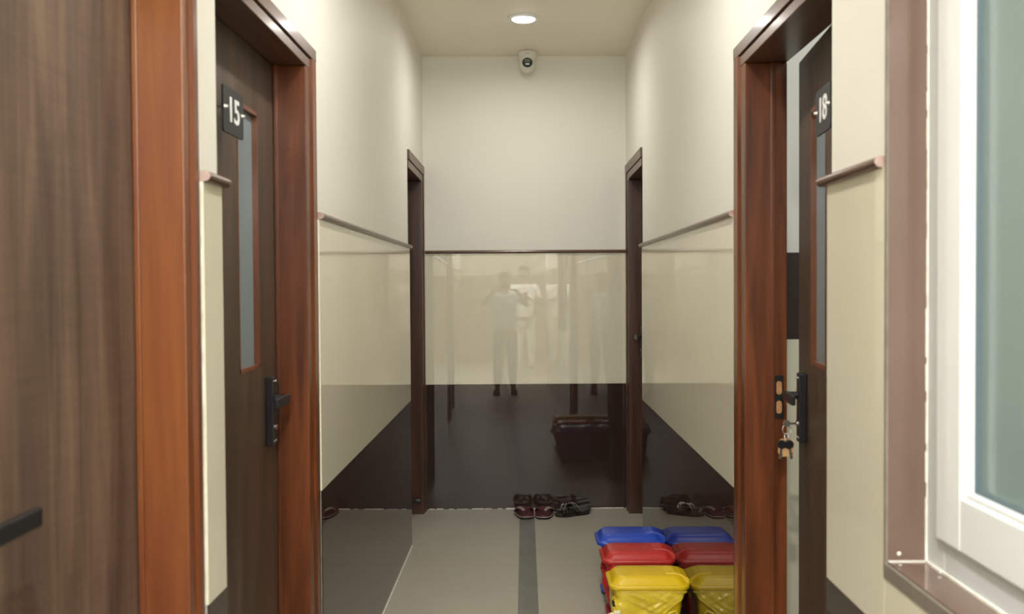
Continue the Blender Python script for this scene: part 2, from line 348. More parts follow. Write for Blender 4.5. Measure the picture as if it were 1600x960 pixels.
# ------------------------------------------------------------------ doors
def text_mesh(s, size, offs=.0):
    cu = bpy.data.curves.new('t', 'FONT'); cu.body = s; cu.size = size; cu.extrude = .0008; cu.offset = offs
    cu.align_x = 'CENTER'; cu.align_y = 'CENTER'; cu.space_character = .95
    o = bpy.data.objects.new('t', cu); C.objects.link(o)
    me = bpy.data.meshes.new_from_object(o.evaluated_get(bpy.context.evaluated_depsgraph_get()))
    bpy.data.objects.remove(o); return me
def door(n, s, P, Y, label, zi=ZHI, zo=ZHO, teak='teak', leafm='leafdark', number=None, open_deg=0, vision=True, head=.0, strike=True, near_lock=False):
    y0, y1, y2 = Y
    XF = .733 if s < 0 else .738            # face of the closed leaf
    p = abs(P); face = p-.006; back = XF+.037
    d = thing(f'door_{n}', label, 'door', (s*XF, y0, 0), kind='structure')
    X = lambda a: s*a
    # far post: inner band, groove, moulded architrave; rebate behind the leaf line
    yb = y1+(y2-y1)*.42; zb = zi+(zo-zi)*.42
    bm = boxes((X(face), X(back), y1, yb, 0, zi))
    # near post, buried in the pier
    box(bm, X(p+.02), X(back), y0-.001, y0+.010, 0, zi)
    obj('door_post', bm, teak, d, bevel=.003)
    bm = boxes((X(face+.006), X(p+.03), yb, yb+.006, 0, zb+.003)); obj('groove', bm, 'teakdark', d)
    bm = bmesh.new()
    yv = [yb+.006, yb+.014, y2-.006, y2]; xa = [face+.002, face-.006, face-.006, face+.004]
    for i in range(3):
        v = [bm.verts.new((X(a), y, z)) for z in (0, zb+.0035) for a, y in ((xa[i], yv[i]), (xa[i+1], yv[i+1]), (p+.03, yv[i+1]), (p+.03, yv[i]))]
        for q in ((0, 1, 2, 3), (4, 5, 6, 7), (0, 1, 5, 4), (1, 2, 6, 5), (2, 3, 7, 6), (3, 0, 4, 7)): bm.faces.new([v[k] for k in q])
    obj('architrave', bm, teak, d)
    # a step of bare stop beside the leaf
    obj('door_stop', boxes((X(XF-.012), X(XF-.001), y1-.007, y1+.001, 0, zi)), teak, d, bevel=.002)
    # header
    zb = zi+(zo-zi)*.42
    bm = boxes((X(face-.0005), X(back), y0, yb+.0005, zi, zb), (X(face+.004), X(back), y0, yb, zb, zb+.004), (X(face-.006), X(p+.03), y0, y2, zb+.004, zo))
    obj('door_head', bm, 'teakhead', d, bevel=.002)
    # leaf, built around its hinge so an open leaf turns with everything on it
    piv = Vector((X(back), y0+.006, 0)); ang = radians(open_deg)*(-1 if s > 0 else 1)
    T = Matrix.Translation(piv) @ Matrix.Rotation(ang, 4, 'Z') @ Matrix.Translation(-piv)
    def part(name, bm, m, par=d, **k): bm.transform(T); return obj(name, bm, m, par, **k)
    def parts(name, bm, m, par=d, **k): bm.transform(T); return pieces(name, bm, m, par, **k)
    f0, f1 = XF, XF+.035; ya, yc = y0+.008, y1-.004
    v0, v1, vz0, vz1 = yc-.352, yc-.170, 1.21, 1.915
    zl = zi-.004
    if vision:
        bm = boxes((X(f0), X(f1), ya, v0, .008, zl), (X(f0), X(f1), v1, yc, .008, zl), (X(f0), X(f1), v0, v1, .008, vz0), (X(f0), X(f1), v0, v1, vz1, zl))
    else: bm = boxes((X(f0), X(f1), ya, yc, .008, zl))
    bmesh.ops.remove_doubles(bm, verts=bm.verts, dist=.0001)
    leaf = part('door_leaf', bm, leafm)
    if vision:
        e = .011
        bm = boxes((X(f0-.001), X(f0+.026), v0, v0+e*.5, vz0, vz1), (X(f0-.001), X(f0+.026), v1-e*.5, v1, vz0, vz1), (X(f0-.001), X(f0+.026), v0, v1, vz0, vz0+e), (X(f0-.001), X(f0+.026), v0, v1, vz1-e, vz1))
        part('glazing_bead', bm, 'teakgold', leaf)
        part('vision_glass', boxes((X(f0+.014), X(f0+.018), v0+.003, v1-.003, vz0+.005, vz1-.005)), 'vglass', leaf)
    # lock plate and lever
    h0 = yc-.118 if not near_lock else ya+.10; hz = 1.082
    bm = boxes((X(f0), X(f0-.022), h0, h0+.040, hz-.098, hz+.098)); hp = part('lock_plate', bm, 'black', bevel=.003)
    bm = bmesh.new()
    for zz in (-.085, .085):
        for yy in (.010, .030): cyl(bm, (X(f0-.021), h0+yy, hz+zz), (X(f0-.0235), h0+yy, hz+zz), .003, n=10)
    cyl(bm, (X(f0-.021), h0+.02, hz-.045), (X(f0-.026), h0+.02, hz-.045), .009, n=20)
    parts('screw', bm, 'chrome', hp)
    bm = bmesh.new(); cyl(bm, (X(f0-.02), h0+.02, hz+.035), (X(f0-.056), h0+.02, hz+.035), .011)
    la, lb = (h0-.10, h0+.036) if not near_lock else (h0+.004, h0+.165)
    box(bm, X(f0-.050), X(f0-.062), la, lb, hz+.020, hz+.048); part('lever', bm, 'black', hp, bevel=.003)
    if strike:
        yf = y1
        bm = boxes((X(XF-.001), X(XF+.026), yf-.003, yf+.001, hz-.046, hz+.082))
        st = obj('strike_plate', bm, 'black', d, bevel=.001)
        bm = bmesh.new()
        for z0_, z1_ in ((.026, .066), (-.030, .008)):
            pr = []
            for k in range(13):
                a = pi*k/12; pr.append((XF+.0125+.008*cos(a), hz+z1_-.008+.008*sin(a)))
            for k in range(13):
                a = pi+pi*k/12; pr.append((XF+.0125+.008*cos(a), hz+z0_+.008+.008*sin(a)))
            loft(bm, [[(X(a), yf-.0036, b) for a, b in pr], [(X(a), yf-.001, b) for a, b in pr]])
        pieces('latch_slot', bm, 'slotwood', st)
        if not open_deg:
            part('latch_case', boxes((X(XF-.012), X(XF-.001), yc-.075, yc-.012, hz-.045, hz+.078)), 'black', bevel=.002)
    if number:
        py = yc-.533; pz = 1.848; ox = f0-.042
        rr = rrect(0, 0, .077, .054, .008, 0)
        bm = bmesh.new()
        loft(bm, [[(X(ox), py+a, pz+b) for a, b, _ in rr], [(X(ox-.005), py+a, pz+b) for a, b, _ in rr]])
        pl = part('number_plate', bm, 'blacksat')
        me = text_mesh(number, .096, .0012); bm = bmesh.new(); bm.from_mesh(me); bpy.data.meshes.remove(me)
        bm.transform(Matrix.Diagonal((1.02, .86, 1, 1)))
        bm.transform(Matrix(((0, 0, -s, X(ox-.0056)), (-s, 0, 0, py), (0, 1, 0, pz), (0, 0, 0, 1))))
        part('numeral', bm, 'white', pl)['label'] = 'white number '+number
        for yy in (-.066, .066):
            bm = bmesh.new(); cyl(bm, (X(f0), py+yy, pz+.004), (X(ox-.006), py+yy, pz+.004), .0035, n=12); cyl(bm, (X(ox-.005), py+yy, pz+.004), (X(ox-.012), py+yy, pz+.004), .0062, .004, n=14)
            part('standoff', bm, 'chrome', pl)
    return d, T
door(1, -1, PL, D1, 'closed walnut laminate door in reddish teak frame, nearest on the left', teak='teakgold', leafm='leaf', vision=False, strike=False, near_lock=True)
door(2, -1, PL, D15, 'closed dark wooden door with narrow glass and the number 15', number='15')
door(3, -1, PL, D_FAR, 'closed dark doorway at the far left end of the corridor', zi=2.095, zo=2.195, teak='teakdark', vision=True, near_lock=True)
d4, T18 = door(4, 1, PR, D18, 'dark wooden door standing ajar with narrow glass and number 18', number='18', open_deg=5.3)
door(5, 1, PR, D_FAR, 'closed dark doorway at the far right end of the corridor', zi=2.095, zo=2.195, teak='teakdark')
# small black stop at the foot of the far left door
d3 = bpy.data.objects['door_3']
bm = bmesh.new(); cyl(bm, (-.733, 5.86, .10), (-.675, 5.86, .10), .008); cyl(bm, (-.676, 5.86, .10), (-.655, 5.86, .10), .018, .016); obj('magnetic_stop', bm, 'black', d3, smooth='auto')

# ------------------------------------------------------------------ room behind door 18 (seen through the gap)
bm = boxes((2.5, 2.6, .2, 3.5, 0, HC), (.781, 2.6, 3.35, 3.45, 0, HC), (.781, 2.6, .1, .2, 0, HC), (.781, 2.5, 1.78, 1.83, 0, HC))
rw = tag(obj('wall_room', bm, 'paint'), 'white walls of the room behind door 18', 'wall', kind='structure')
for z0, z1, m_ in ((0, 1.24, 'cream'), (1.24, 1.545, 'brown')):
    obj('cream_tile' if m_ == 'cream' else 'brown_tile', boxes((.781, 2.45, 3.335, 3.3495, z0, z1), (.782, .794, 2.93, 3.334, z0, z1)), m_, rw)
obj('cream_tile', boxes((.775, .781, D18[2]-.06, D18[2]+.01, 0, 1.24)), 'edge', rw)
bm = boxes((-2.6, -2.5, .5, 6.2, 0, HC)); tag(obj('wall_room_left', bm, 'paint'), 'outer wall of the closed rooms on the left', 'wall', kind='structure')

# ------------------------------------------------------------------ window on the right
wn = thing('window_1', 'white framed window with green frosted glass in the right wall', 'window', (.70, 1.08, .925), kind='structure')
RX = .717
obj('reveal_tile', boxes((XR+.003, RX, WY1-.012, WY1-.001, .936, WZ1)), 'brownjamb', wn)
obj('reveal_tile', boxes((XR+.003, RX, WY0, WY0+.012, .936, WZ1), (XR+.003, RX, WY0, WY1, WZ1-.012, WZ1)), 'brownjamb', wn)
obj('reveal_edge', boxes((XR-.001, XR+.003, WY1-.012, WY1-.004, .93, WZ1), (XR-.001, XR+.003, WY0, WY0+.012, .93, WZ1)), 'trimedge', wn)
obj('sill_edge', boxes((XR-.002, XR+.004, WY0, WY1-.004, .905, .932)), 'trimedge', wn, bevel=.001)
obj('sill_tile', boxes((XR+.004, RX+.02, WY0, WY1-.001, .915, .935)), 'brownjamb', wn)
gr = bmesh.new(); random.seed(5)
box(gr, XR+.004, RX, WY1-.0145, WY1-.011, .9345, .9375)
y = WY0
while y < WY1-.02:
    l = random.uniform(.05, .12); box(gr, RX-.002-random.uniform(.001, .004), RX, y, y+l*.7, .9347, .9390); y += l
box(gr, RX-.0015, RX+.0005, WY1-.0150, WY1-.0115, .9376, WZ1-.013); box(gr, RX-.003, RX+.0005, WY0+.02, WY1-.0146, .9346, .9385)
z = .94
while z < WZ1-.1:
    l = random.uniform(.04, .14); box(gr, RX-random.uniform(.0018, .0034), RX-.0012, WY1-.0153, WY1-.0117, z, z+l*.8); z += l
obj('sealant_line', gr, 'grout', wn)
random.seed(11); bm = bmesh.new()
for px, pz in ((.727, 1.13), (.731, 1.12), (.668, .95), (.725, .952), (.72, .99)):
    bmesh.ops.create_icosphere(bm, subdivisions=2, radius=random.uniform(.0022, .004), matrix=Matrix.Translation((px, WY1-.0125, pz)) @ Matrix.Diagonal((1, .3, 1, 1)))
for px, py in ((.662, 1.672), (.70, 1.60), (.72, 1.52)):
    bmesh.ops.create_icosphere(bm, subdivisions=2, radius=random.uniform(.002, .003), matrix=Matrix.Translation((px, py, .9355)) @ Matrix.Diagonal((1, 1, .3, 1)))
pieces('mortar_fleck', bm, 'grout', wn, smooth=True)
def ring(bm, x0, x1, a, wd, mi=0):
    y0_, y1_, z0_, z1_ = a
    box(bm, x0, x1, y0_, y0_+wd, z0_, z1_, mi); box(bm, x0, x1, y1_-wd, y1_, z0_, z1_, mi)
    box(bm, x0, x1, y0_+wd, y1_-wd, z0_, z0_+wd, mi); box(bm, x0, x1, y0_+wd, y1_-wd, z1_-wd, z1_, mi)
A = (WY0+.013, WY1-.014, .936, WZ1-.013)
bm = bmesh.new(); ring(bm, RX, .79, A, .070); obj('window_frame', bm, 'pvcgrey', wn, bevel=.002)
B_ = (A[0]+.058, A[1]-.058, A[2]+.058, A[3]-.058)
bm = bmesh.new(); ring(bm, RX-.010, .78, B_, .090); sash = obj('window_sash', bm, 'pvc', wn, bevel=.004, seg=3)
C_ = (B_[0]+.090, B_[1]-.090, B_[2]+.090, B_[3]-.090)
bm = bmesh.new(); ring(bm, RX-.004, .772, C_, .010); obj('glazing_bead', bm, 'pvc', sash, bevel=.002)
D_ = (C_[0]+.010, C_[1]-.010, C_[2]+.010, C_[3]-.010)
bm = bmesh.new(); ring(bm, .726, .765, D_, .003); obj('gasket', bm, 'gasket', sash)
obj('window_pane', boxes((.736, .741, D_[0], D_[1], D_[2], D_[3])), 'frost', sash)

# ------------------------------------------------------------------ ceiling lights and camera
def lamp(loc, label, lit=True):
    t = thing('ceiling_light', label, 'light', loc, group='round ceiling lights')
    bm = bmesh.new(); lathe(bm, [(.078, 0), (.078, -.004), (.074, -.010), (.064, -.013), (.064, -.002)]); obj('light_ring', bm, 'pvc', t, smooth='auto', wcoords=False)
    bm = bmesh.new(); lathe(bm, [(.063, -.003), (.063, -.014), (.058, -.017), (.03, -.018)]); obj('diffuser', bm, 'lamp', t, smooth='auto', wcoords=False)
    return t
lamp((.005, 5.196, HC), 'round lit ceiling light near the end wall')
lamp((.005, 2.70, HC), 'round lit ceiling light above doors 15 and 18')
lamp((.005, .2, HC), 'round lit ceiling light overhead near the viewer')
sc_ = thing('security_camera', 'white dome security camera on the ceiling at the end wall', 'camera', (.028, 5.965, HC))
bm = bmesh.new(); lathe(bm, [(.050, 0), (.0575, -.003), (.0585, -.012), (.056, -.035), (.051, -.058), (.044, -.070), (.02, -.076)], n=40); obj('mount_base', bm, 'camw', sc_, smooth='auto', wcoords=False)
Rt = Matrix.Translation((0, -.026, -.090)) @ Matrix.Rotation(radians(90-14), 4, 'X')
bm = bmesh.new(); bmesh.ops.create_uvsphere(bm, u_segments=32, v_segments=20, radius=.050, matrix=Matrix.Translation((0, -.018, -.085))); ball = obj('camera_ball', bm, 'camw', sc_, smooth=True, wcoords=False)
def onface(bm): bm.transform(Rt); return bm
bm = bmesh.new(); lathe(bm, [(.028, .030), (.032, .036), (.032, .042), (.030, .044), (.010, .045)]); face = obj('camera_face', onface(bm), 'camface', sc_, smooth='auto', wcoords=False)
bm = bmesh.new(); loft(bm, [rrect(0, .010, .017, .011, .003, .0455-.002), rrect(0, .010, .017, .011, .003, .0462)]); obj('sensor_window', onface(bm), 'camgrey', face, wcoords=False)
bm = bmesh.new(); loft(bm, [rrect(0, -.013, .012, .0045, .003, .044), rrect(0, -.013, .012, .0045, .003, .0462)]); obj('infrared_lamp', onface(bm), 'white', face, wcoords=False)
bm = bmesh.new()
for k in range(7): box(bm, -.011+k*.0036, -.0085+k*.0036, -.0590, -.0575, -.024, -.0205)
obj('red_mark', bm, 'redmark', sc_, wcoords=False)

# ------------------------------------------------------------------ waste bins
def bin_(yf, plastic, col, label, bag=None, rz=0):
    t = thing('waste_bin', label, 'waste bin', (.486, yf+.108, 0), rz, group='pedal waste bins by the right wall')
    bm = bmesh.new()
    loft(bm, [rrect(.004, 0, .105, .072, .025, .012), rrect(.004, 0, .109, .076, .028, .016), rrect(.002, 0, .132, .092, .03, .225), rrect(.002, 0, .140, .098, .03, .228), rrect(.002, 0, .140, .098, .03, .240)])
    body = obj('bin_body', bm, plastic, t, smooth='auto', wcoords=False)
    bm = bmesh.new()
    box(bm, -.125, -.080, -.038, .038, .006, .016); box(bm, -.136, -.116, -.050, .042, .006, .024)
    obj('pedal', bm, plastic, t, bevel=.005, seg=3, wcoords=False)
    bm = bmesh.new()
    for sx in (-.08, .09):
        for sy in (-.05, .05): cyl(bm, (sx, sy, 0), (sx, sy, .014), .010, n=12)
    pieces('foot', bm, plastic, t, wcoords=False)
    # lid: flange, step, sloping dome, slightly bulged top
    bm = bmesh.new()
    R = [(.150, .101, .034, .240), (.157, .108, .036, .241), (.1585, .109, .036, .2435), (.1585, .109, .036, .253), (.156, .107, .035, .256), (.149, .100, .034, .258), (.1455, .097, .034, .261), (.1385, .0905, .034, .2715), (.129, .0815, .034, .281), (.124, .077, .033, .2845), (.10, .058, .028, .2868), (.05, .02, .015, .288)]
    rings = [rrect(0, 0, a, b, c, z) for a, b, c, z in R]
    loft(bm, rings)
    lid = obj('bin_lid', bm, plastic, t, smooth='auto', wcoords=False)
    # hinge cover at the wall end
    bm = bmesh.new()
    def sec(x, hy, z0, z1): return [(x, -hy, z0), (x, -hy+.004, z1), (x, hy-.004, z1), (x, hy, z0)]
    loft(bm, [sec(.068, .050, .270, .2915), sec(.105, .052, .262, .2925), (sec(.132, .060, .248, .2860)), sec(.157, .068, .236, .2730), sec(.162, .068, .236, .2660)])
    obj('hinge_cover', bm, plastic, lid, bevel=.002, wcoords=False)
    if bag:
        rnd = random.Random(yf)
        per = []; n = 220
        base = rrect(.002, 0, .143, .100, .034, 0, n=14)
        # resample the rim evenly
        L_ = [Vector(p) for p in base]; seg = [(L_[(i+1) % len(L_)]-L_[i]).length for i in range(len(L_))]; tot = sum(seg)
        i = 0; acc = 0
        for k in range(n):
            d = tot*k/n
            while acc+seg[i] < d: acc += seg[i]; i += 1
            q = L_[i].lerp(L_[(i+1) % len(L_)], (d-acc)/max(seg[i], 1e-6)); per.append(q)
        rows = 34; grid = []
        for j in range(rows+1):
            v = j/rows; row = []
            for k, q in enumerate(per):
                nx = (q.x+.143)/.286                       # 0 at pedal side, 1 at the wall
                drop = .185-.165*max(0, (nx-.35)/.65) if q.y < 0 else .12-.05*nx
                drop += .006*noise.noise(Vector((q.x*30, q.y*30, 3)))
                out = q.normalized() if q.length else q
                zz = .239-drop*v
                ins = 1-.085*v*drop/.165; blg = (.016 if bag == 'redbag' else .004)*max(0, 1-nx*4)*sin(pi*min(1, v*1.1))
                wv = blg+.011*noise.noise(Vector((q.x*16+zz*12, q.y*16, zz*16+yf)))+.0035*noise.noise(Vector((q.x*45-zz*60, q.y*40, zz*30)))
                ridge = .010*(1-abs(noise.noise(Vector((q.x*14+zz*26, q.y*14, zz*10+5))))*3.0)*(1-.5*abs(noise.noise(Vector((q.x*9, 2, zz*9)))))
                wv = (wv+ridge)*min(1, v*5)*(1-.35*v)
                row.append(bm_v((q.x*ins+out.x*(wv+.001), q.y*ins+out.y*(wv+.001), zz)))
            grid.append(row)
        bm = bmesh.new(); G = [[bm.verts.new(c) for c in row] for row in grid]
        for a_, b_ in zip(G, G[1:]):
            for k in range(n): bm.faces.new((a_[k], a_[(k+1) % n], b_[(k+1) % n], b_[k]))
        bo = obj('bin_liner', bm, bag, t, smooth=True, wcoords=False)
        so = bo.modifiers.new('thick', 'SOLIDIFY'); so.thickness = .0008
        if bag == 'yelbag':
            bm = bmesh.new(); tube(bm, [(.020, -.100, .100), (.045, -.1015, .125), (.075, -.102, .150), (.098, -.101, .158), (.118, -.098, .120), (.128, -.094, .075)], [.004, .006, .005, .005, .006, .004], flat=.5)
            obj('bag_tie', bm, bag, t, smooth=True, wcoords=False)
            bm = bmesh.new(); bmesh.ops.create_icosphere(bm, subdivisions=4, radius=.026)
            for v in bm.verts:
                v.co *= 1+.55*noise.noise(v.co*70)+.25*noise.noise(v.co*170); v.co.y *= .55; v.co += Vector((-.135, -.108, .135))
            obj('torn_liner_corner', bm, M['tissue'], t, smooth=False, wcoords=False)
    return t
bm_v = lambda c: c
M['tissue'] = noise_mat('pale_crumpled_film', (.72, .66, .34), (.86, .82, .58), nscale=60, rough=.5)
bin_(4.305, 'bluep', None, 'blue lidded pedal bin, rearmost of the three by the right wall')
bin_(4.022, 'redp', None, 'red lidded pedal bin with red liner, between the blue and yellow bins', 'redbag')
bin_(3.678, 'yelp', None, 'yellow pedal bin with loose yellow bag, nearest of the three bins', 'yelbag')

# ------------------------------------------------------------------ footwear at the end wall
def outline(L, w, n=28, octa=False, side=1):
    pts = []
    for i in range(n):
        a = 2*pi*i/n; c_, s_ = cos(a), sin(a)
        e = .62 if octa else .8
        x = math.copysign(abs(s_)**e, s_)*w/2; y = math.copysign(abs(c_)**.85, c_)*L/2
        tt = y/L     # +.5 at toe
        x *= 1-.16*max(0, -tt*2) - .12*math.exp(-((tt+.05)/.12)**2)
        x += side*.006*math.exp(-((tt+.1)/.2)**2)
        pts.append((x, y))
    return pts
def bulge(pts, k): return [(x*k, y*k) for x, y in pts]
def flip_flop(loc, rz, side, label):
    t = thing('flip_flop', label, 'footwear', loc, rz, group='maroon flip flops by the end wall')
    o = outline(.262, .115, octa=True, side=side); bm = bmesh.new()
    loft(bm, [[(x, y, 0) for x, y in bulge(o, .96)], [(x, y, .004) for x, y in bulge(o, 1.0)], [(x, y, .014) for x, y in bulge(o, 1.01)]]); obj('outsole', bm, 'soleblack', t, smooth='auto', wcoords=False)
    bm = bmesh.new(); loft(bm, [[(x, y, .014) for x, y in bulge(o, 1.015)], [(x, y, .017) for x, y in bulge(o, 1.015)]]); obj('welt', bm, 'stripe', t, wcoords=False)
    bm = bmesh.new(); loft(bm, [[(x, y, .016) for x, y in bulge(o, .995)], [(x, y, .026) for x, y in bulge(o, .98)], [(x, y, .027) for x, y in bulge(o, .9)], [(x, y, .022) for x, y in bulge(o, .6)]]); obj('footbed', bm, 'maroon', t, smooth='auto', wcoords=False)
    # V strap: wide outer arm (side), narrow inner arm, toe post
    def arm(sx, wid, yend, hgt):
        rows = []
        for i in range(11):
            v = i/10; x = sx*(.052*sin(v*pi/2)) ; y = .068-v*(.068-yend); z = .030+hgt*sin(min(1, v*1.25)*pi)*.9*(1-.0*v)
            if v > .8: z = max(.014, z-(v-.8)*.06)
            hw = wid*(.35+.65*sin(min(1, v*1.3)*pi/2))
            nx = Vector((sx*.5, .85, 0)).normalized()
            c_ = Vector((x, y, z)); rows.append((c_, nx*hw))
        return rows
    bm = bmesh.new(); st = bmesh.new()
    for sx, wid, ye, hg in ((side, .034, -.035, .022), (-side, .016, -.02, .022)):
        R = arm(sx, wid, ye, hg)
        rings = []
        for c_, h in R:
            up = Vector((0, 0, .0028)); rings.append([c_-h-up, c_+h-up, c_+h+up, c_-h+up])
        loft(bm, rings)
        if sx == side:
            for k in (-.55, 0, .55):
                rr_ = []
                for c_, h in R[1:]:
                    m_ = c_+h*k; d_ = h.normalized()*.0030; up = Vector((0, 0, .0040)); rr_.append([m_-d_, m_+d_, m_+d_+up, m_-d_+up])
                loft(st, rr_)
    cyl(bm, (0, .068, .018), (0, .070, .034), .005)
    s_ = obj('strap', bm, 'maroon', t, wcoords=False, bevel=.001); pieces('stripe', st, 'stripe', s_, wcoords=False)
    return t
flip_flop((-.008, 5.905, 0), radians(180+8), 1, 'left maroon flip flop with three pale stripes, toe to the viewer')
flip_flop((.118, 5.90, 0), radians(180-6), -1, 'right maroon flip flop with three pale stripes, beside the black sandals')
def sandal(loc, rz, side, label):
    t = thing('sandal', label, 'footwear', loc, rz, group='black studded sandals by the end wall')
    o = outline(.245, .088, side=side); bm = bmesh.new()
    def zt(y): return .016+.026*max(0, (-y+.02)/.14)**1.3+.008*max(0, (y-.06)/.06)
    loft(bm, [[(x, y, .004*max(0, (y-.05)/.07)) for x, y in bulge(o, .93)], [(x, y, zt(y)-.004) for x, y in bulge(o, 1)], [(x, y, zt(y)) for x, y in bulge(o, .985)], [(x, y, zt(y)-.001) for x, y in bulge(o, .6)]])
    obj('wedge_sole', bm, 'soleblack', t, smooth='auto', wcoords=False)
    sb = bmesh.new(); sd = bmesh.new()
    for yc_, wid, hg, sk in ((.055, .022, .026, .014), (.000, .016, .032, -.02)):
        rings = []
        for i in range(13):
            a = pi*i/12; x = -.045*cos(a); z = max(.012, .014+hg*sin(a)); y = yc_+sk*cos(a)
            rings.append([(x, y-wid, z), (x, y+wid, z-.003), (x*1.06, y+wid, z+.0), (x*1.06, y-wid, z+.004)])
        loft(sb, rings)
        for i in range(2, 11):
            for q in (-.55, .45):
                a = pi*i/12; x = -.0475*cos(a); z = .019+hg*sin(a); y = yc_+sk*cos(a)+q*wid
                bmesh.ops.create_icosphere(sd, subdivisions=1, radius=.0030, matrix=Matrix.Translation((x, y, z)))
    pts = [o[i] for i in range(len(o))]
    for i in range(0, len(o)):
        x, y = o[i]; bmesh.ops.create_icosphere(sd, subdivisions=1, radius=.0022, matrix=Matrix.Translation((x*1.0, y*1.0, zt(y)-.005)))
    for f_ in sd.faces: f_.material_index = 1
    tmp = bpy.data.meshes.new('tmp'); sd.to_mesh(tmp); sd.free(); sb.from_mesh(tmp); bpy.data.meshes.remove(tmp)
    obj('studded_strap', sb, ['patent', 'stud'], t, smooth='auto', wcoords=False)
    return t
sandal((.295, 5.885, 0), radians(90+22), 1, 'black studded wedge sandal lying in front, toe pointing left')
sandal((.300, 5.998, 0), radians(90+4), -1, 'black studded wedge sandal behind its mate, close against the end wall')

# ------------------------------------------------------------------ keys hanging in the lock of door 18
kp = T18 @ Vector((.738-.024, 2.80-.122+.02-.004, 1.082-.045))
kt = thing('key_bunch', 'bunch of keys with a tan tag hanging from the lock of door 18', 'keys', kp)
bm = bmesh.new(); box(bm, -.026, 0, -.001, .001, -.003, .003); lathe(bm, [(.010, -.0015), (.010, .0015)], mtx=Matrix.Translation((-.030, 0, 0)) @ Matrix.Rotation(pi/2, 4, 'X'), n=20); obj('inserted_key', bm, 'chrome', kt, wcoords=False)
bm = bmesh.new(); tube(bm, [(-.030+.012*sin(a), .002*cos(a), -.018+.014*cos(a)) for a in [2*pi*i/20 for i in range(20)]], .0011, closed=True, n=6)
tube(bm, [(-.030+.006*sin(a), .004*cos(a), -.038+.009*cos(a)) for a in [2*pi*i/16 for i in range(16)]], .0011, closed=True, n=6); obj('key_ring', bm, 'chrome', kt, smooth=True, wcoords=False)
bm = bmesh.new(); o8 = [(-.022, -.016), (-.014, -.025), (.014, -.025), (.022, -.016), (.022, .016), (.014, .025), (-.014, .025), (-.022, .016)]
loft(bm, [[(-.030+a, .004, -.070+b) for a, b in o8], [(-.030+a, .008, -.070+b) for a, b in o8]]); obj('key_tag', bm, 'tan' if 'tan' in M else noise_mat('tan_tag', (.62, .36, .16), (.70, .43, .21), nscale=30, rough=.5), kt, wcoords=False)
for dx, ang in ((-.012, .12), (.004, -.16)):
    Rk = Matrix.Translation((-.030+dx, -.001-dx*.1, -.044)) @ Matrix.Rotation(ang, 4, 'Y')
    bm = bmesh.new(); lathe(bm, [(.012, -.0022), (.013, 0), (.012, .0022)], mtx=Rk @ Matrix.Translation((0, 0, -.016)) @ Matrix.Rotation(pi/2, 4, 'X'), n=22)
    k = obj('key', bm, 'black', kt, smooth='auto', wcoords=False)
    bm = boxes((-.0035, .0035, -.001, .001, -.058, -.026), (.0035, .0055, -.001, .001, -.054, -.050), (.0035, .0060, -.001, .001, -.046, -.042)); bm.transform(Rk); obj('key_blade', bm, 'chrome', k, wcoords=False)

